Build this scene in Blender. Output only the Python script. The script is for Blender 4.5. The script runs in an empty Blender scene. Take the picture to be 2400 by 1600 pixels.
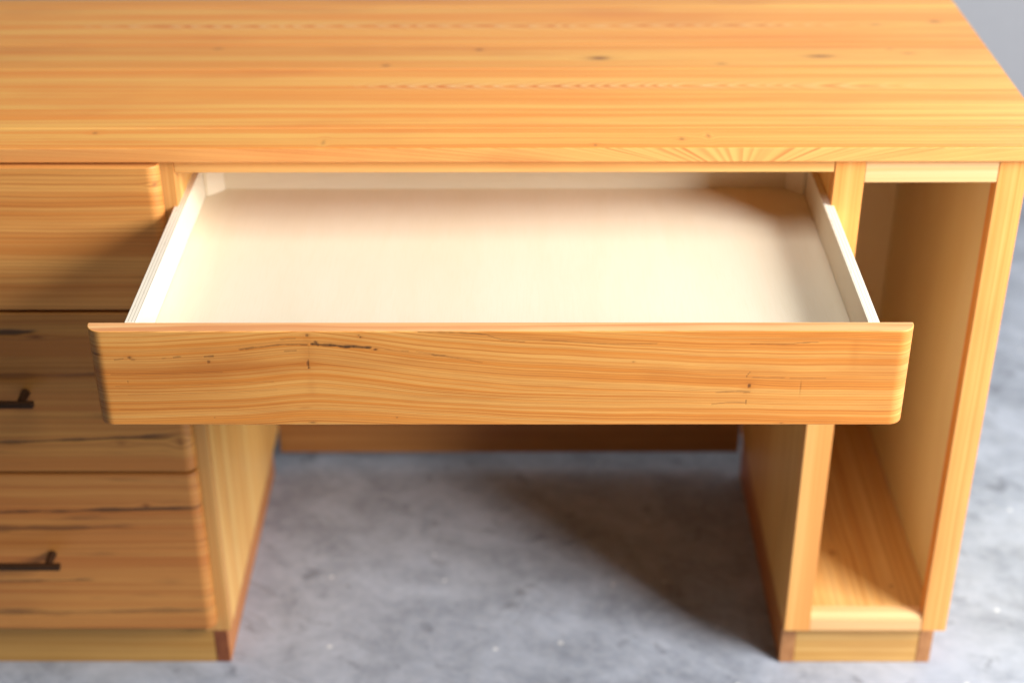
import bpy, bmesh, math
import numpy as np
from mathutils import Vector, Matrix
S = bpy.context.scene
COL = S.collection

# ------------------------------------------------------------------ camera
cam_d = bpy.data.cameras.new("camera")
cam = bpy.data.objects.new("camera", cam_d)
COL.objects.link(cam)
PITCH, YAW, ROLL = -0.5361156, -0.0065174, -0.0039905
fwd = Vector((math.sin(YAW)*math.cos(PITCH), math.cos(YAW)*math.cos(PITCH), math.sin(PITCH)))
rgt = Vector((math.cos(YAW), -math.sin(YAW), 0))
up = rgt.cross(fwd)
r2 = rgt*math.cos(ROLL) + up*math.sin(ROLL)
u2 = up*math.cos(ROLL) - rgt*math.sin(ROLL)
m = Matrix.Identity(4)
for i in range(3):
    m[i][0], m[i][1], m[i][2] = r2[i], u2[i], -fwd[i]
m.translation = Vector((0.10048, -1.54038, 1.42068))
cam.matrix_world = m
cam_d.sensor_width = 36
cam_d.lens = 55.067
cam_d.clip_end = 100
cam_d.clip_start = 0.05
cam_d.dof.use_dof = True
cam_d.dof.focus_distance = 1.495
cam_d.dof.aperture_fstop = 2.9
S.camera = cam

# ------------------------------------------------------------------ light
S.view_settings.view_transform = 'Standard'
S.view_settings.look = 'None'
S.view_settings.exposure = 0
S.view_settings.gamma = 1
W = bpy.data.worlds.new("World"); S.world = W; W.use_nodes = True
bg = W.node_tree.nodes["Background"]
bg.inputs[0].default_value = (1.0, 0.96, 0.90, 1)
bg.inputs[1].default_value = 0.03

def area(name, loc, target, w, h, power, col):
    l = bpy.data.lights.new(name, 'AREA'); l.shape = 'RECTANGLE'
    l.size = w; l.size_y = h; l.energy = power; l.color = col
    o = bpy.data.objects.new(name, l); COL.objects.link(o)
    o.location = loc
    o.rotation_euler = (Vector(target)-Vector(loc)).to_track_quat('-Z', 'Y').to_euler()
    return o
area("key_light", (2.15, -1.17, 1.58), (0.15, 0.1, 0.5), 1.1, 1.1, 146, (1.0, 1.0, 1.0))
area("overhead_fill", (0.0, -0.6, 2.5), (0.1, 0.15, 0.5), 1.8, 1.2, 22, (1.0, 0.99, 0.97))  # added soft fill from above, lifts the level surfaces; no real fitting
area("sheen_fill", (1.3, 1.40, 1.40), (0.5, 0.0, 0.9), 1.1, 0.8, 4, (1.0, 1.0, 1.0))  # added lamp at back right for lacquer sheen; no window there

# ------------------------------------------------------------------ node helpers
class V:
    def __init__(s, nt, sock): s.nt, s.s = nt, sock
    def _m(s, op, *a, clamp=False): return mth(s.nt, op, s, *a, clamp=clamp)
    def __add__(s, o): return s._m('ADD', o)
    __radd__ = __add__
    def __sub__(s, o): return s._m('SUBTRACT', o)
    def __rsub__(s, o): return mth(s.nt, 'SUBTRACT', o, s)
    def __mul__(s, o): return s._m('MULTIPLY', o)
    __rmul__ = __mul__
    def __truediv__(s, o): return s._m('DIVIDE', o)
    def __neg__(s): return s._m('MULTIPLY', -1)
def put(nt, inp, v):
    if isinstance(v, V): nt.links.new(v.s, inp)
    else: inp.default_value = v
def mth(nt, op, *a, clamp=False):
    n = nt.nodes.new('ShaderNodeMath'); n.operation = op; n.use_clamp = clamp
    for i, v in enumerate(a): put(nt, n.inputs[i], v)
    return V(nt, n.outputs[0])
def xyz(nt, x, y, z):
    n = nt.nodes.new('ShaderNodeCombineXYZ')
    for i, v in enumerate((x, y, z)): put(nt, n.inputs[i], v)
    return V(nt, n.outputs[0])
def noise(nt, vec, scale=1, detail=2, rough=.5, dist=0, color=False):
    n = nt.nodes.new('ShaderNodeTexNoise')
    nt.links.new(vec.s, n.inputs['Vector'])
    n.inputs['Scale'].default_value = scale; n.inputs['Detail'].default_value = detail
    n.inputs['Roughness'].default_value = rough; n.inputs['Distortion'].default_value = dist
    return V(nt, n.outputs['Color' if color else 'Fac'])
def white(nt, v):
    n = nt.nodes.new('ShaderNodeTexWhiteNoise'); n.noise_dimensions = '1D'
    nt.links.new(v.s, n.inputs['W']); return V(nt, n.outputs['Value'])
def sstep(nt, v, a, b, lo=0., hi=1.):
    n = nt.nodes.new('ShaderNodeMapRange'); n.interpolation_type = 'SMOOTHSTEP'
    put(nt, n.inputs[0], v)
    for i, k in enumerate((a, b, lo, hi)): put(nt, n.inputs[i+1], k)
    return V(nt, n.outputs[0])
def mix(nt, f, a, b, mode='MIX'):
    n = nt.nodes.new('ShaderNodeMix'); n.data_type = 'RGBA'; n.blend_type = mode
    put(nt, n.inputs[0], f)
    for i, v in ((6, a), (7, b)):
        if isinstance(v, V): nt.links.new(v.s, n.inputs[i])
        else: n.inputs[i].default_value = (*v, 1)
    return V(nt, n.outputs[2])
def lin(r, g, b):
    f = lambda c: (c/255/12.92) if c/255 <= .04045 else ((c/255+.055)/1.055)**2.4
    return (f(r), f(g), f(b))
def start(name):
    M = bpy.data.materials.new(name); M.use_nodes = True
    nt = M.node_tree; b = nt.nodes['Principled BSDF']
    tc = nt.nodes.new('ShaderNodeTexCoord'); sp = nt.nodes.new('ShaderNodeSeparateXYZ')
    nt.links.new(tc.outputs['Object'], sp.inputs[0])
    return M, nt, b, V(nt, sp.outputs[0]), V(nt, sp.outputs[1]), V(nt, sp.outputs[2])
def bump(nt, b, h, strength, dist):
    n = nt.nodes.new('ShaderNodeBump'); n.inputs['Strength'].default_value = strength
    n.inputs['Distance'].default_value = dist
    nt.links.new(h.s, n.inputs['Height']); nt.links.new(n.outputs[0], b.inputs['Normal'])

TOPC = dict(light=lin(251, 192, 96), mid=lin(244, 150, 54), dark=lin(204, 96, 26), contrast=.9)
ORANGE = dict(light=lin(230, 168, 92), mid=lin(214, 138, 64), dark=lin(172, 90, 36))

def wood(name, axis='x', across='z', seed=0., light=None, mid=None, dark=None, freq=230., line=.55, band=18.,
         wavy=.006, knots=(), streaks=(), warp=None, fan=None, rough=.42, fibre=.10, coat=.0, smudge=.0, arch=None, chain=(), contrast=1., marked=False):
    """procedural timber: growth rings as a field across the grain, broken by fibre, knots and cracks"""
    light = light or ORANGE['light']; mid = mid or ORANGE['mid']; dark = dark or ORANGE['dark']
    M, nt, b, X, Y, Z = start(name)
    ax = dict(x=X, y=Y, z=Z)
    g = ax[axis]; h0 = ax[across]
    third = [k for k in 'xyz' if k not in (axis, across)][0]
    t = ax[third]
    h = h0 + t*.35
    if fan:
        xc, d0, k = fan
        h = (g - xc)/(h0*1.0 - d0)*k
        hw = h
    else:
        if warp: h = warp(nt, g, h0, h)
        for (kg, kh, sg, sh, amt) in knots:            # rings swerve round each knot
            dg = (g-kg)/(sg*3.0); dh = (h0-kh)/(sh*3.2)
            e = mth(nt, 'EXPONENT', -(dg*dg + dh*dh))
            h = h + e*mth(nt, 'SIGN', h0-kh)*sh*1.2*(-1)
    if arch:                                             # plain-sawn cathedral figure
        hc, k, slope = arch
        dh = h0 - hc
        rr = mth(nt, 'SQRT', dh*dh + .00002)
        wob = noise(nt, xyz(nt, g*3.0, seed, dh*14.), 1, 2) - .5
        h = rr*(1+.0) - g*slope + wob*.006
    w1 = noise(nt, xyz(nt, g*2.2 + seed*3.1, h*16., seed), 1, 3, .55) - .5
    w2 = noise(nt, xyz(nt, g*9., h*60., seed+4.), 1, 2) - .5
    hh = h + w1*(wavy*2) + w2*(wavy*.25)
    band1 = noise(nt, xyz(nt, g*.9, hh*band*2.2, seed+11.), 1, 3, .6)
    band2 = noise(nt, xyz(nt, g*.5, hh*band*9., seed+17.), 1, 2, .6)
    c = mix(nt, sstep(nt, band1*.55 + band2*.45, .39, .61)*contrast, light, mid)
    # rings of uneven width: fract of a warped field, each ring with its own strength
    tt = hh*freq + noise(nt, xyz(nt, g*.6, hh*freq*.22, seed+23.), 1, 2)*3.2
    fl = mth(nt, 'FLOOR', tt); fr = tt - fl
    lat = sstep(nt, fr, .25, .88)*sstep(nt, fr, .90, 1., 1., 0.)
    rnd = white(nt, fl + seed*7.)
    fade = noise(nt, xyz(nt, g*3.5, hh*90., seed+29.), 1, 2)
    c = mix(nt, lat*line*(rnd*.8 + .2)*sstep(nt, fade, .25, .6, .35, 1.), c, dark)
    for (hc, g0, g1, fq, wd, amt) in chain:              # string of flame tips along the heart of a plain-sawn board
        mid_ = (noise(nt, xyz(nt, g*3., seed+hc*7., 2.), 1, 2)-.5)*.006 + hc
        ad = mth(nt, 'ABSOLUTE', h0-mid_)
        ph = g*fq + (noise(nt, xyz(nt, g*11., hc*9., seed), 1, 2)-.5)*3.2 - ad*fq*2.2
        sw = mth(nt, 'FRACT', ph)
        env = mth(nt, 'EXPONENT', -(ad/wd)*(ad/wd))*sstep(nt, g, g0, g0+.12)*sstep(nt, g, g1-.2, g1, 1., 0.)
        vari = noise(nt, xyz(nt, g*16., hc*20., seed+2.), 1, 2)
        c = mix(nt, env*sstep(nt, sw, .45, .85)*sstep(nt, sw, .88, 1., 1., 0.)*amt*sstep(nt, vari, .3, .65, .25, 1.), c, dark)
        c = mix(nt, env*sstep(nt, sw, 0., .15)*sstep(nt, sw, .2, .45, 1., 0.)*amt*.7, c, lin(252, 220, 160))
    # fibre
    f1 = noise(nt, xyz(nt, g*14., h*2200., t*300. + seed), 1, 2, .6)
    f2 = noise(nt, xyz(nt, g*45., h*900., t*300. + seed+3.), 1, 3, .6)
    c = mix(nt, sstep(nt, f1*.5+f2*.5, .35, .68)*fibre, c, dark)
    big = noise(nt, xyz(nt, g*3., h0*9., seed+40.), 1, 3, .6)
    c = mix(nt, sstep(nt, big, .5, .75)*.3, c, dark)
    pt = noise(nt, xyz(nt, g*1.3, hh*22., seed+60.), 1, 3, .6)
    c = mix(nt, sstep(nt, pt, .54, .7)*.28*contrast, c, mix(nt, .5, mid, dark))
    if smudge:
        sm = noise(nt, xyz(nt, g*5., hh*55., seed+51.), 1, 4, .62)
        c = mix(nt, sstep(nt, sm, .57, .72)*smudge, c, lin(84, 50, 26))
    bh = f2*.4 + lat*.6
    kcol = lin(124, 68, 26)
    for (kg, kh, sg, sh, amt) in knots:
        wob = noise(nt, xyz(nt, g*60., h0*90., seed+kg*10.), 1, 3) - .5
        dg = (g-kg)/sg + wob*.9; dh = (h0-kh)/sh + wob*.7
        e = mth(nt, 'EXPONENT', -(dg*dg + dh*dh))
        c = mix(nt, e*amt, c, kcol)
    for (g0, g1, hc0, hc1, wd, amt) in streaks:          # cracks and dark resin lines along the grain
        gm = (g-g0)/(g1-g0)
        wv = (noise(nt, xyz(nt, g*(3./wd)**.5*.42, seed+g0*9., hc0*50.), 1, 3)-.5)
        ln = gm*(hc1-hc0) + hc0 + wv*wd*1.6
        wvar = noise(nt, xyz(nt, g*(3./wd)**.5*.6, seed+7.+hc0*30., g0), 1, 3)
        wloc = (sstep(nt, wvar, .3, .7, .3, 1.3))*wd
        dist = mth(nt, 'ABSOLUTE', h0-ln)/wloc
        ends = sstep(nt, gm, -.03, .12)*sstep(nt, gm, .88, 1.03, 1., 0.)
        mk = sstep(nt, dist, .45, 1.25, 1., 0.)*ends
        c = mix(nt, mk*amt*.9, c, lin(54, 34, 20))
        bh = bh - mk*6.*amt
    if marked:
        a1 = nt.nodes.new('ShaderNodeAttribute'); a1.attribute_name = 'stain'
        a2 = nt.nodes.new('ShaderNodeAttribute'); a2.attribute_name = 'mark'
        st, mk = V(nt, a1.outputs['Fac']), V(nt, a2.outputs['Fac'])
        c = mix(nt, st*sstep(nt, f1, .2, .7, .6, 1.)*.75, c, lin(178, 98, 36))
        c = mix(nt, mk, c, lin(58, 38, 26))
        bh = bh - mk*5.
    nt.links.new(c.s, b.inputs['Base Color'])
    rr = f2*.12 + (rough-.06)
    nt.links.new(rr.s, b.inputs['Roughness'])
    b.inputs['Specular IOR Level'].default_value = .45
    if coat:
        b.inputs['Coat Weight'].default_value = coat; b.inputs['Coat Roughness'].default_value = .3
    bump(nt, b, bh, .18, .0006)
    return M

def ply(name, axis='y', across='x', seed=0., light=lin(235, 223, 199), dark=lin(224, 207, 172), rough=.5, amt=.35):
    M, nt, b, X, Y, Z = start(name)
    ax = dict(x=X, y=Y, z=Z); g = ax[axis]; h = ax[across]
    t = ax[[k for k in 'xyz' if k not in (axis, across)][0]]
    a = noise(nt, xyz(nt, g*2.5, h*14., t*14.+seed), 1, 4, .6, .6)
    f = noise(nt, xyz(nt, g*30., h*700., t*700.+seed), 1, 2)
    bl = noise(nt, xyz(nt, g*7., h*9., t*9.+seed+5.), 1, 3)
    c = mix(nt, sstep(nt, a, .35, .7)*amt, light, dark)
    c = mix(nt, sstep(nt, f, .45, .7)*amt*.6, c, dark)
    c = mix(nt, sstep(nt, bl, .5, .75)*amt*.5, c, light)
    nt.links.new(c.s, b.inputs['Base Color'])
    b.inputs['Roughness'].default_value = rough
    bump(nt, b, f, .06, .0004)
    return M

def ply_edge(name, seed=0.):
    """sawn plywood edge: thin veneers side by side (across x), voids here and there"""
    M, nt, b, X, Y, Z = start(name)
    k = (X + seed)*620.
    tri = mth(nt, 'PINGPONG', k + noise(nt, xyz(nt, X*9., Y*7., seed), 1, 2)*.25, 1.)
    c = mix(nt, sstep(nt, tri, .66, .95)*.6, lin(242, 232, 212), lin(140, 118, 94))
    n = noise(nt, xyz(nt, X*420., Y*38., seed), 1, 3, .6)
    c = mix(nt, sstep(nt, n, .63, .73)*.55, c, lin(112, 90, 66))
    nt.links.new(c.s, b.inputs['Base Color']); b.inputs['Roughness'].default_value = .6
    return M

def end_grain(name, col, col2):
    M, nt, b, X, Y, Z = start(name)
    n = noise(nt, xyz(nt, X*160., Y*90., Z*40.), 1, 4, .65)
    c = mix(nt, sstep(nt, n, .3, .7), col, col2)
    nt.links.new(c.s, b.inputs['Base Color']); b.inputs['Roughness'].default_value = .6
    return M

def metal():
    M, nt, b, X, Y, Z = start('dark_bronze')
    n = noise(nt, xyz(nt, X*60., Y*60., Z*60.), 1, 3)
    c = mix(nt, n, lin(58, 38, 24), lin(80, 54, 34))
    nt.links.new(c.s, b.inputs['Base Color'])
    b.inputs['Metallic'].default_value = .6; b.inputs['Roughness'].default_value = .45
    return M

def concrete():
    M, nt, b, X, Y, Z = start('concrete')
    p = xyz(nt, X, Y, Z)
    big = noise(nt, p, 2.6, 5, .58, .8)
    med = noise(nt, xyz(nt, X+Y*.3, Y*1.2, 3.), 10., 6, .66, .9)
    fine = noise(nt, xyz(nt, X, Y, 7.), 60., 4, .65)
    dk = noise(nt, xyz(nt, X, Y, 11.), 26., 3, .55, .5)
    c = mix(nt, sstep(nt, big*.45+med*.55, .33, .68), lin(132, 138, 149), lin(178, 185, 198))
    c = mix(nt, sstep(nt, fine, .38, .7)*.25, c, lin(196, 200, 207))
    c = mix(nt, sstep(nt, dk, .60, .72)*.55, c, lin(104, 107, 115))
    warm = noise(nt, xyz(nt, X, Y, 19.), 3.1, 3, .5)
    c = mix(nt, sstep(nt, warm, .5, .75)*.10, c, lin(186, 180, 168))
    # pale aggregate chips
    vo = nt.nodes.new('ShaderNodeTexVoronoi'); vo.voronoi_dimensions = '2D'; vo.inputs['Scale'].default_value = 13.
    nt.links.new(p.s, vo.inputs['Vector'])
    sc = nt.nodes.new('ShaderNodeSeparateColor'); nt.links.new(vo.outputs['Color'], sc.inputs[0])
    pick = sstep(nt, V(nt, sc.outputs[0]), .66, .68)
    size = V(nt, sc.outputs[1])*.04 + .018
    spot = sstep(nt, V(nt, vo.outputs['Distance'])/size, .75, 1.1, 1., 0.)*pick
    c = mix(nt, spot*.62, c, lin(240, 240, 236))
    # hairline trowel marks
    sc2 = noise(nt, xyz(nt, X*3.+Y*4.2, Y*.6-X*.5, 2.), 9., 3, .6, .5)
    c = mix(nt, sstep(nt, sc2, .60, .7)*.28, c, lin(120, 122, 128))
    nt.links.new(c.s, b.inputs['Base Color'])
    rr = med*.25 + .5
    nt.links.new(rr.s, b.inputs['Roughness'])
    bump(nt, b, fine*.6+med, .15, .002)
    return M

def plaster():
    M, nt, b, X, Y, Z = start('grey_wall_paint')
    n = noise(nt, xyz(nt, X, Y, Z), 60., 3)
    c = mix(nt, n, lin(150, 151, 156), lin(156, 157, 162))
    nt.links.new(c.s, b.inputs['Base Color']); b.inputs['Roughness'].default_value = .8
    bump(nt, b, n, .1, .002)
    return M

# ------------------------------------------------------------------ mesh helpers
def link(name, bm, mats, parent=None, smooth=False):
    me = bpy.data.meshes.new(name); bm.normal_update(); bm.to_mesh(me); bm.free()
    for mt in (mats if isinstance(mats, (list, tuple)) else [mats]): me.materials.append(mt)
    if smooth:
        for p in me.polygons: p.use_smooth = True
    o = bpy.data.objects.new(name, me); COL.objects.link(o)
    if parent: o.parent = parent
    return o
def box_bm(x0, x1, y0, y1, z0, z1, bev=.0008, seg=2):
    bm = bmesh.new()
    bmesh.ops.create_cube(bm, size=1)
    for v in bm.verts:
        v.co = Vector(((x0+x1)/2 + v.co.x*(x1-x0), (y0+y1)/2 + v.co.y*(y1-y0), (z0+z1)/2 + v.co.z*(z1-z0)))
    if bev: bmesh.ops.bevel(bm, geom=list(bm.edges), offset=bev, segments=seg, affect='EDGES', profile=.5)
    return bm
def box(name, x0, x1, y0, y1, z0, z1, mats, parent=None, bev=.0008, seg=2):
    return link(name, box_bm(x0, x1, y0, y1, z0, z1, bev, seg), mats, parent)
def prism_bm(outline, axis, a0, a1, bev=.0006, seg=2, wob=None, n=1):
    """outline in the plane across `axis`, run along it; sharp caps get a small bevel"""
    bm = bmesh.new(); rings = []
    for k in range(n+1):
        a = a0 + (a1-a0)*k/n; ring = []
        for (p, q) in outline:
            co = dict(x=(a, p, q), y=(p, a, q), z=(p, q, a))[axis]
            ring.append(bm.verts.new(co))
        rings.append(ring)
    L = len(outline)
    for r0, r1 in zip(rings, rings[1:]):
        for i in range(L): bm.faces.new((r0[i], r0[(i+1) % L], r1[(i+1) % L], r1[i]))
    caps = [bm.faces.new(rings[0][::-1]), bm.faces.new(rings[-1])]
    bmesh.ops.recalc_face_normals(bm, faces=list(bm.faces))
    if bev:
        es = set(e for f in caps for e in f.edges)
        bmesh.ops.bevel(bm, geom=list(es), offset=bev, segments=seg, affect='EDGES', profile=.5)
    return bm
def front_outline(x0, x1, yf, yb, rx, ry, n=10, left=True, right=True):
    """plan of a drawer front: back square, front corners turned over in a quarter ellipse"""
    o = [(x0, yb)]
    if left:
        for i in range(n+1):
            a = math.pi/2*i/n
            o.append((x0 + rx*(1-math.cos(a)), yf + ry*(1-math.sin(a))))
    else: o.append((x0, yf))
    if right:
        for i in range(n+1):
            a = math.pi/2*(1-i/n)
            o.append((x1 - rx*(1-math.cos(a)), yf + ry*(1-math.sin(a))))
    else: o.append((x1, yf))
    o.append((x1, yb))
    return o

# ------------------------------------------------------------------ setting
fb = bmesh.new()
vs = [fb.verts.new(p) for p in ((-2.6, -.9, 0), (2.8, -.9, 0), (2.8, 1.5, 0), (-2.6, 1.5, 0))]
fb.faces.new(vs)
flo = link('floor', fb, concrete()); flo['kind'] = 'structure'
flo['label'] = 'mottled grey concrete floor with pale specks under the desk'
wl = box('wall', -2.6, 2.8, 1.46, 1.62, -.05, 1.6, plaster(), None, .002); wl['kind'] = 'structure'
wl['label'] = 'plain light grey wall behind the desk at upper right'

# ------------------------------------------------------------------ desk
H, TT = .75, .0168
YT = -.011; YB = .478; XL, XR = -.93, .6702
desk = bpy.data.objects.new('desk', None); COL.objects.link(desk)
desk['label'] = 'orange oiled wooden desk with its wide shallow middle drawer pulled open'
desk['category'] = 'desk'

# --- table top: five boards glued edge to edge
def board(y0, y1, drop, mt):
    box('tabletop_board', XL, XR, y0, y1, H-TT, H-drop, mt, desk, .0004, 1)
b1 = wood('top_board_front', 'x', 'y', 1.3, freq=170, line=.4, band=24, wavy=.007,
          knots=((.273, .012, .003, .004, .6), (.302, .02, .002, .007, .45), (-.36, .03, .003, .003, .6), (-.11, .004, .002, .006, .4), (.18, -.004, .002, .003, .5)), **TOPC, coat=.4)
lip = wood('top_board_edge', 'x', 'z', 2.1, light=lin(242, 176, 100), mid=lin(236, 156, 84), dark=lin(188, 86, 36), line=.8, contrast=.4, band=10, freq=66., wavy=.010,
           fan=(.336, .710, .04), fibre=.05, coat=.2,
           streaks=((.6145, .6165, .74, .745, .02, .0),))
bf = box_bm(XL, XR, YT, .043, H-TT, H, .0012, 2)
for f in bf.faces:
    if f.normal.y < -.9: f.material_index = 1
link('tabletop_board', bf, [b1, lip], desk)
b2 = wood('top_board_cathedral', 'x', 'y', 5.2, freq=150, line=.4, band=20, wavy=.007, coat=.4, **TOPC,
          chain=((.166, -.13, .50, 46., .0085, 1.), (.165, .36, .62, 26., .009, .6)),
          streaks=((-.42, -.13, .171, .169, .0016, .0),),
          knots=((.50, .163, .030, .004, .22),))
board(.0434, .2206, .00025, b2)
TOP3 = dict(light=lin(247, 186, 92), mid=lin(236, 148, 56), dark=lin(190, 98, 32), contrast=.9)
b3 = wood('top_board_knotty', 'x', 'y', 9.7, freq=140, line=.4, band=18, wavy=.007, coat=.4, **TOP3,
          knots=((.194, .255, .013, .006, .9), (.461, .261, .016, .005, .8), (.05, .285, .005, .004, .7), (-.06, .232, .005, .004, .6), (.57, .27, .008, .003, .5),
                 (.34, .236, .006, .003, .5), (.55, .285, .005, .003, .4), (-.27, .29, .006, .004, .4)))
board(.221, .3016, .0001, b3)
b4 = wood('top_board_flecked', 'x', 'y', 14.2, freq=130, line=.4, band=20, wavy=.007, coat=.4, **TOPC,
          chain=((.372, -.50, .58, 32., .0095, .8),), knots=((.628, .385, .008, .005, .7), (.55, .374, .008, .004, .45)))
board(.302, .4446, .0003, b4)
b5 = wood('top_board_back', 'x', 'y', 18.8, freq=150, line=.45, band=20, wavy=.005, coat=.4, **TOP3)
board(.445, YB, .0001, b5)

# --- carcass
zB = .0736
def stile_wood(seed, ax='z', ac='x', **k):
    k.setdefault('light', lin(240, 180, 102)); k.setdefault('mid', lin(233, 154, 76)); k.setdefault('dark', lin(196, 118, 54))
    return wood('stile_wood', ax, ac, seed, freq=200, line=.3, band=26, wavy=.004, fibre=.06, **k)
zU = H-TT-.0004
xa, xb, xc, xd = .4379, .4704, .6135, .6448
xl = -.2727
DS = .02                      # depth of the face frame
box('stile', xa, xb, 0, DS, zB, zU, stile_wood(31.), desk, .0008)
box('stile', xc, xd, 0, DS, zB, zU, stile_wood(37.), desk, .0008)
box('stile', xl-.032, xl, 0, DS, zB, zU, stile_wood(41., light=lin(218, 168, 98), mid=lin(206, 148, 78)), desk, .0008)  # left stile in a darker tone: shade put into its wood colour
box('stile', XL+.025, XL+.057, 0, DS, zB, zU, stile_wood(43.), desk, .0008)
RW = dict(light=lin(238, 194, 140), mid=lin(232, 180, 120), dark=lin(204, 140, 76))
box('rail', xb+.0003, xc-.0003, .0006, DS, .7040, zU, stile_wood(47., 'x', 'z', **RW), desk, .0006)
box('rail', xl+.0003, xa-.0003, .0010, .045, .7161, zU, stile_wood(53., 'x', 'z', light=lin(240, 190, 116), mid=lin(232, 170, 96)), desk, .0008)
# bottom rail with a nosed top edge
o = [(.0008, zB+.0002), (DS, zB+.0002), (DS, .0975), (.012, .0982)]
for i in range(1, 9):
    a = math.pi/2*i/8
    o.append((.012-.0108*math.sin(a), .0982-.009*(1-math.cos(a))))
link('rail', prism_bm(o, 'x', xb+.0003, xc-.0003, .0003, 1), stile_wood(59., 'x', 'z', **RW), desk)
PLY = dict(light=lin(240, 226, 182), dark=lin(230, 208, 158))
pm = wood('panel_wood', 'z', 'y', 61., light=lin(242, 194, 114), mid=lin(230, 168, 86), dark=lin(178, 116, 56), freq=70, line=.3, band=9, wavy=.01, fibre=.05)
pi = ply('panel_veneer', 'z', 'y', 3., **PLY)
yb = .462
box('side_panel', xl-.018, xl, DS+.0003, yb, zB, zU, pm, desk)
box('side_panel', xa, xa+.018, DS+.0003, yb, zB, zU, pm, desk)
box('side_panel', xd-.018, xd, DS+.0003, yb, zB, zU, pi, desk)
box('side_panel', XL+.025, XL+.043, DS+.0003, yb, zB, zU, pm, desk)
sh = wood('shelf_wood', 'y', 'x', 67., light=lin(230, 186, 118), mid=lin(214, 160, 90), dark=lin(174, 112, 56), freq=90, line=.45, band=12, wavy=.008,
          knots=((.13, .52, .006, .005, .6), (.06, .585, .003, .003, .5), (.27, .5, .005, .004, .7)))
box('shelf', xa+.0183, xd-.0183, DS+.0003, yb-.013, .084, .0977, sh, desk)
cb = wood('back_wood', 'x', 'z', 71., light=lin(186, 130, 68), mid=lin(168, 110, 54), dark=lin(124, 74, 34), freq=90, line=.4, band=10)  # back panel tone lowered, knee-hole shade put into the colour
box('back_panel', xa+.0183, xd-.0183, yb-.0125, yb, .084, zU, pi, desk)
box('back_panel', xl+.0003, xa-.0003, .462, .4775, .031, zU, cb, desk)
box('back_panel', XL+.0433, xl-.0183, yb-.0125, yb, .084, zU, cb, desk)
# plinths: front board let in between the two side boards, whose end grain shows
pl = wood('plinth_wood', 'x', 'z', 73., light=lin(222, 176, 104), mid=lin(206, 152, 76), dark=lin(160, 104, 44), freq=170, line=.35)
ps = wood('plinth_side_wood', 'y', 'z', 79., light=lin(206, 136, 72), mid=lin(186, 112, 52), dark=lin(140, 78, 34), freq=150, line=.3)
eg = end_grain('plinth_end_grain', lin(164, 108, 62), lin(190, 134, 84))
eg2 = end_grain('plinth_end_grain_red', lin(120, 62, 32), lin(146, 82, 44))
pl2 = wood('plinth_wood_shaded', 'x', 'z', 75., light=lin(204, 156, 84), mid=lin(188, 134, 62), dark=lin(140, 90, 36), freq=170, line=.35)  # darker copy for the left plinth front, its shade painted into the wood
def plinth(x0, x1, w, e, pl):
    for k, (p, q) in enumerate(((x0, x0+w), (x1-w, x1))):
        bm = box_bm(p, q, .0225, .45, 0, zB-.0004, .0012)
        for f in bm.faces:
            if f.normal.y < -.9: f.material_index = 1
        link('plinth_side', bm, [ps, e], desk)
    box('plinth_front', x0+w+.0003, x1-w-.0003, .0231, .045, 0, zB-.0006, pl, desk, .0008)
plinth(.4405, .6385, .0185, eg, pl)
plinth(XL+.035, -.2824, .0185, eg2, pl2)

# --- left pedestal: three closed drawers, fronts proud of the frame, ends rounded over
xg0, xg = XL+.033, -.2868
yf0, yb0 = -.018, -.003
specs = [
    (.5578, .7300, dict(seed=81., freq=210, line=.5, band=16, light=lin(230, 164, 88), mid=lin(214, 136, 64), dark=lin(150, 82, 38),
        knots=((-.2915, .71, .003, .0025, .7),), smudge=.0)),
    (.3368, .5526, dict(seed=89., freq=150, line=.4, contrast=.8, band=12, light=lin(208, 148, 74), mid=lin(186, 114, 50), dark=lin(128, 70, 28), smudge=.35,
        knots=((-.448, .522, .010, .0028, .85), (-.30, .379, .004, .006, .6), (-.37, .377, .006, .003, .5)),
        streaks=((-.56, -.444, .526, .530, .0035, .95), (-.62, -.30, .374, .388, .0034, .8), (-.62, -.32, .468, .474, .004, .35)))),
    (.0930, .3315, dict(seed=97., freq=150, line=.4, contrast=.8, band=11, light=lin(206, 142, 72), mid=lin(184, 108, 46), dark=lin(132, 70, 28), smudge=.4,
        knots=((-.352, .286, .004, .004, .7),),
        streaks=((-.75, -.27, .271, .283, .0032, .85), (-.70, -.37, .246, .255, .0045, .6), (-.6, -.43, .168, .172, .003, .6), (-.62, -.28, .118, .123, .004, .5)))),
]
fronts = []
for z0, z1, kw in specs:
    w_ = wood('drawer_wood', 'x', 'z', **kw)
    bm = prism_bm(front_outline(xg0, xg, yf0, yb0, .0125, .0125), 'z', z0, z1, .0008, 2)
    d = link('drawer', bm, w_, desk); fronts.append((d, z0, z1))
br = metal()
def pull(parent, xr, z):
    """square bar pull on two round posts"""
    bm = box_bm(xr-.16, xr, -.047, -.039, z-.0035, z+.0035, .0012)
    for px in (xr-.016, xr-.144):
        ret = bmesh.ops.create_cone(bm, cap_ends=True, segments=20, radius1=.0055, radius2=.0045, depth=.0215)
        bmesh.ops.transform(bm, matrix=Matrix.Translation((px, -.0287, z+.0002)) @ Matrix.Rotation(math.pi/2, 4, 'X'), verts=ret['verts'])
    return link('handle', bm, br, parent)
pull(fronts[1][0], -.4555, .4475)
pull(fronts[2][0], -.4605, .2125)

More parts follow.
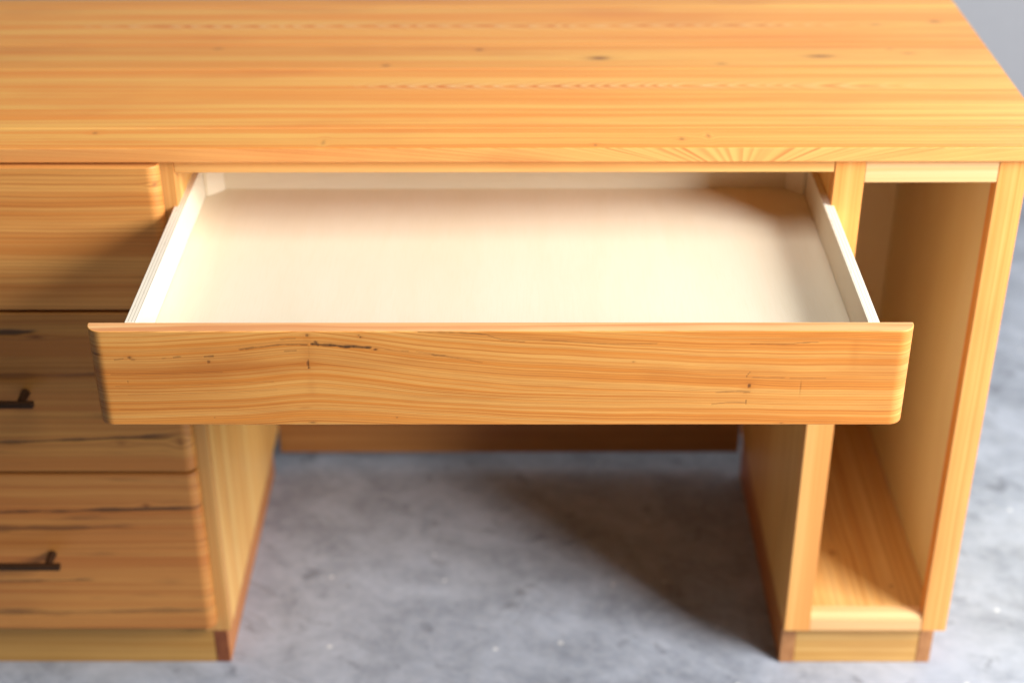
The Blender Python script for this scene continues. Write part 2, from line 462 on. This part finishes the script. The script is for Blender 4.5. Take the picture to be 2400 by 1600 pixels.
# --- the open middle drawer
yf, tf = -.2684, .0166
yk = yf+tf
zs, zf = .6765, .6369
so, si, ri, ro = -.2768, -.2656, .4300, .4412
CRACKS = [([(-0.0972, 0.6618), (-0.0876, 0.6608), (-0.0795, 0.6606), (-0.0694, 0.6594), (-0.0533, 0.6589), (-0.0428, 0.6582)], 0.00098, 1), ([(-0.0942, 0.6646), (-0.0916, 0.6613)], 0.00102, 0.9), ([(-0.1664, 0.6562), (-0.1574, 0.6576), (-0.1455, 0.6587), (-0.1316, 0.6608), (-0.1109, 0.6618), (-0.1025, 0.6613)], 0.00065, 0.62), ([(-0.1607, 0.6569), (-0.1537, 0.658)], 0.00106, 0.6), ([(-0.1271, 0.6671), (-0.1206, 0.6679), (-0.1133, 0.6683)], 0.00045, 0.5), ([(-0.1237, 0.6538), (-0.1127, 0.6547)], 0.00065, 0.45), ([(-0.2009, 0.6481), (-0.1927, 0.6488)], 0.00074, 0.7), ([(-0.2306, 0.6472), (-0.224, 0.6479)], 0.00061, 0.45), ([(-0.2409, 0.6463), (-0.2376, 0.6467)], 0.00053, 0.3), ([(-0.2875, 0.6444), (-0.2784, 0.6458)], 0.00061, 0.5), ([(-0.0131, 0.6542), (-0.007, 0.6542)], 0.00053, 0.5), ([(0.0156, 0.6503), (0.0208, 0.6494), (0.0293, 0.6489)], 0.00053, 0.8), ([(0.0011, 0.6537), (0.0353, 0.647), (0.0637, 0.6413)], 0.00049, 0.3), ([(0.0038, 0.675), (0.0239, 0.6748), (0.044, 0.6743), (0.0669, 0.6724)], 0.00065, 0.6), ([(0.0669, 0.6724), (0.0821, 0.6663), (0.1035, 0.6644)], 0.00041, 0.45), ([(0.1204, 0.6663), (0.1365, 0.6653), (0.1559, 0.6634), (0.1914, 0.6615), (0.2293, 0.6624)], 0.00053, 0.35), ([(0.3179, 0.6619), (0.3494, 0.6616), (0.3662, 0.6628), (0.3806, 0.6637)], 0.00049, 0.5), ([(0.3219, 0.6248), (0.3371, 0.6241), (0.3525, 0.6243)], 0.00041, 0.5), ([(0.3575, 0.6239), (0.3922, 0.6236)], 0.00033, 0.35), ([(0.285, 0.5942), (0.3022, 0.5962), (0.3171, 0.5957)], 0.00049, 0.45), ([(0.2883, 0.6079), (0.3096, 0.6089), (0.3199, 0.6079)], 0.00049, 0.55), ([(0.3177, 0.5986), (0.3172, 0.5937)], 0.00041, 0.6), ([(0.319, 0.6306), (0.3165, 0.6268), (0.3155, 0.6239)], 0.00037, 0.45), ([(0.368, 0.6248), (0.3691, 0.6098), (0.3695, 0.5947)], 0.00029, 0.3), ([(-0.1006, 0.6651), (-0.1008, 0.6509), (-0.1022, 0.6423)], 0.00033, 0.1), ([(-0.2775, 0.6209), (-0.2781, 0.6165)], 0.00037, 0.35), ([(-0.1998, 0.5989), (-0.2, 0.593)], 0.00033, 0.3), ([(-0.1988, 0.5806), (-0.197, 0.5771)], 0.00033, 0.3), ([(-0.2892, 0.5881), (-0.2311, 0.589), (-0.173, 0.5895)], 0.00033, 0.25), ([(-0.2922, 0.6281), (-0.2348, 0.629), (-0.1855, 0.6309)], 0.00037, 0.3), ([(-0.2898, 0.615), (-0.228, 0.616), (-0.1373, 0.6203)], 0.00033, 0.3), ([(-0.2787, 0.6053), (-0.2043, 0.6072), (-0.134, 0.6111)], 0.00029, 0.25)]
SPOTS = [(-0.0373, 0.6561, 0.00184, 0.0009, 0.85), (-0.1013, 0.6716, 0.00163, 0.00163, 0.6), (-0.1027, 0.6404, 0.00114, 0.00286, 0.7), (-0.1018, 0.6357, 0.00065, 0.00082, 0.9), (-0.2729, 0.6472, 0.00163, 0.00131, 0.6), (-0.2696, 0.6449, 0.00204, 0.00074, 0.4), (-0.1974, 0.6424, 0.00184, 0.00123, 0.55), (-0.0511, 0.6697, 0.00102, 0.00082, 0.85), (-0.053, 0.6716, 0.00074, 0.00049, 0.7), (0.3194, 0.6152, 0.00143, 0.00184, 0.75), (0.317, 0.6079, 0.00204, 0.00123, 0.4), (0.2078, 0.6421, 0.00074, 0.00053, 0.7), (-0.1033, 0.5731, 0.00286, 0.00082, 0.6), (-0.0202, 0.579, 0.00082, 0.00049, 0.5), (0.2543, 0.6843, 0.00082, 0.00041, 0.3), (0.3537, 0.5724, 0.00163, 0.00061, 0.7), (-0.3022, 0.6501, 0.00368, 0.00102, 0.5)]
STAINS = [(-0.20, 0.637, 0.10, 0.013, 0.6), (-0.22, 0.60, 0.11, 0.014, 0.35), (0.417, 0.6505, 0.0045, 0.0163, 0.3), (0.0721, 0.6729, 0.0572, 0.0029, 0.55), (0.1325, 0.6672, 0.0613, 0.0029, 0.5), (0.3738, 0.667, 0.0899, 0.0037, 0.5), (0.4582, 0.667, 0.0245, 0.0025, 0.3), (-0.1091, 0.5905, 0.0065, 0.0012, 0.6), (-0.1401, 0.587, 0.0163, 0.002, 0.35), (-0.1745, 0.5731, 0.0368, 0.0016, 0.35), (0.3192, 0.6171, 0.009, 0.0106, 0.2), (-0.1016, 0.6509, 0.0057, 0.018, 0.22), (-0.0176, 0.6413, 0.049, 0.0057, 0.3), (-0.2012, 0.6367, 0.1063, 0.0065, 0.28), (-0.2554, 0.6271, 0.0654, 0.0033, 0.25), (0.0302, 0.6027, 0.0736, 0.0029, 0.28), (0.1535, 0.6172, 0.0654, 0.0033, 0.2), (0.455, 0.5926, 0.0245, 0.0049, 0.25), (0.2483, 0.6026, 0.0613, 0.0033, 0.2), (-0.1007, 0.6174, 0.0041, 0.0123, 0.25)]
def wgrain(nt, g, h0, h):
    a = nt.nodes.new('ShaderNodeAttribute'); a.attribute_name = 'grain'
    return V(nt, a.outputs['Fac'])
fw = wood('open_drawer_wood', 'x', 'z', 103., light=lin(246, 182, 98), mid=lin(230, 146, 62), dark=lin(156, 78, 26), freq=430, line=.55, band=30, wavy=.0007,
          warp=wgrain, fibre=.2, rough=.46, marked=True)
top = wood('open_drawer_edge', 'x', 'y', 107., light=lin(244, 198, 136), mid=lin(236, 168, 110), dark=lin(200, 108, 56), freq=60, line=.75, band=10, wavy=.012)
def hero_front():
    """the open drawer's front: fine grid so that its grain direction, cracks and stains are carried by the board itself"""
    x0, x1, z0, z1, rx, ry, be = -.3114, .4728, .5705, .6759, .0152, .0146, .0008
    pts = []
    for i in range(15):
        a = math.pi/2*i/14; pts.append((x0+rx*(1-math.cos(a)), yf+ry*(1-math.sin(a))))
    n = 560
    for i in range(1, n): pts.append((x0+rx+(x1-x0-2*rx)*i/n, yf))
    for i in range(15):
        a = math.pi/2*(1-i/14); pts.append((x1-rx*(1-math.cos(a)), yf+ry*(1-math.sin(a))))
    pts = [(x0, yk)] + pts + [(x1, yk)]
    P = np.array(pts)
    d = np.gradient(P, axis=0); nrm = np.stack([d[:, 1], -d[:, 0]], 1); nrm /= np.linalg.norm(nrm, axis=1)[:, None]
    rows = []
    for a in np.linspace(0, math.pi/2, 4): rows.append((z0+be*(1-math.cos(a)), be*(1-math.sin(a))))
    for t in np.linspace(0, 1, 118)[1:-1]: rows.append((z0+be+(z1-z0-2*be)*t, 0.))
    for a in np.linspace(math.pi/2, 0, 4): rows.append((z1-be*(1-math.cos(a)), be*(1-math.sin(a))))
    nc = len(pts); Vv = []
    for z, inset in rows:
        Q = P - nrm*inset; Q[0] = (x0+inset, yk); Q[-1] = (x1-inset, yk)
        Vv.append(np.column_stack([Q, np.full(nc, z)]))
    Vv = np.concatenate(Vv); nr = len(rows)
    F = [(r*nc+c, r*nc+c+1, (r+1)*nc+c+1, (r+1)*nc+c) for r in range(nr-1) for c in range(nc-1)]
    nF = len(F)
    F.append(tuple(range(nc))[::-1]); F.append(tuple((nr-1)*nc + c for c in range(nc)))
    F.append(tuple([r*nc for r in range(nr)][::-1] + [r*nc+nc-1 for r in range(nr)]))
    me = bpy.data.meshes.new('drawer_front'); me.from_pydata(Vv.tolist(), [], F); me.update()
    me.materials.append(fw); me.materials.append(top)
    me.polygons[nF+1].material_index = 1
    sm = np.zeros(len(F), bool); sm[:nF] = True
    me.polygons.foreach_set('use_smooth', sm)
    X, Z = Vv[:, 0] + (Vv[:, 1]-yf)*.3, Vv[:, 2]
    # grain: lines climb to the branch mark from the left, run down away from it to the right
    u = X + .099
    s_ = np.sqrt(u*u + .026**2) - .026
    left = .0125*(1-np.exp(-s_/.085)); right = .040*(1-np.exp(-s_/.21))
    k = 1/(1+np.exp(-u/.006))
    hi = np.clip((Z-.56)/.05, .55, 1.)
    w = left*(1-k) + right*k*hi
    for (kx, kz, sx, sz, m) in SPOTS[:3] + SPOTS[9:10]:
        w = w + np.exp(-((X-kx)/.012)**2 - ((Z-kz)/.006)**2)*np.sign(Z-kz)*-.0012
    w = w + .0008*np.sin(X*23.+Z*40.) + .00025*np.sin(X*71.+1.)
    g = Z + w
    rng = np.random.default_rng(5)
    def wob(f, seed):                                   # smooth 1-D noise over x
        r = np.random.default_rng(seed).random(4096); t = (X+1)*f; i = np.floor(t).astype(int); q = t-i; q = q*q*(3-2*q)
        return r[i % 4096]*(1-q) + r[(i+1) % 4096]*q
    mark = np.zeros(len(X)); stain = np.zeros(len(X))
    for n_, (pl, hw, amt) in enumerate(CRACKS):
        ww = hw*(.65 + .7*wob(200, n_)); jx = (wob(120, n_+60)-.5)*hw*.8
        best = np.full(len(X), 9.)
        for (ax_, az), (bx, bz) in zip(pl, pl[1:]):
            dx, dz = bx-ax_, bz-az; t = np.clip(((X-ax_)*dx + (Z-az)*dz)/(dx*dx+dz*dz), 0, 1)
            best = np.minimum(best, np.hypot(X-ax_-t*dx, Z+jx-az-t*dz))
        mark = np.maximum(mark, amt*np.clip(1.5-best/np.maximum(ww*(1.35 if amt > .85 else 1.), .0004), 0, 1)*(.7+.3*wob(500, n_+9)))
    for n_, (kx, kz, sx, sz, m) in enumerate(SPOTS):
        r = np.sqrt(((X-kx)/sx)**2 + ((Z-kz)/sz)**2) + (wob(420, n_+120)-.5)*.7
        mark = np.maximum(mark, m*np.clip(1.5-r, 0, 1))
        stain = np.maximum(stain, m*.6*np.exp(-(r/2.6)**2))
    for n_, (kx, kz, sx, sz, m) in enumerate(STAINS):
        r2 = ((X-kx)/sx)**2 + ((Z-kz + (wob(30, n_+200)-.5)*sz*.8)/sz)**2
        stain = stain + m*np.exp(-r2)*(1-stain)
    for nm, arr in (('grain', g), ('mark', mark), ('stain', stain)):
        at = me.attributes.new(nm, 'FLOAT', 'POINT'); at.data.foreach_set('value', arr.astype(np.float32))
    o = bpy.data.objects.new('drawer_front', me); COL.objects.link(o)
    return o
pb = ply('birch_ply', 'y', 'x', 5., amt=.3)
pbx = ply('birch_ply_side', 'y', 'z', 9., amt=.25)
pbk = ply('birch_ply_back', 'x', 'z', 13., amt=.4)
bot = box('drawer', si+.0002, ri-.0002, yk, .138, zf-.006, zf, pb, desk, .0004)
bot['label'] = 'wide shallow middle drawer pulled open, pale plywood inside'
hero_front().parent = bot
def side(x0, x1, seed):
    bm = box_bm(x0, x1, yk+.0002, .150, .606, zs, .0006)
    for f in bm.faces:
        if f.normal.z > .8: f.material_index = 1
    link('drawer_side', bm, [pbx, ply_edge('ply_edge', seed)], bot)
side(so, si, .0007); side(ri, ro, .0022)
box('drawer_back', si+.0003, ri-.0003, .1292, .140, .606, zs-.001, pbk, bot, .0006)
def block(xs, sgn):
    o = [(xs, .1289), (xs, .1085), (xs+sgn*.003, .1085), (xs+sgn*.0195, .1245), (xs+sgn*.0195, .1289)]
    link('corner_block', prism_bm(o, 'z', zf+.0003, zs-.001, .0004, 1), pbk, bot)
block(si+.0003, 1); block(ri-.0003, -1)
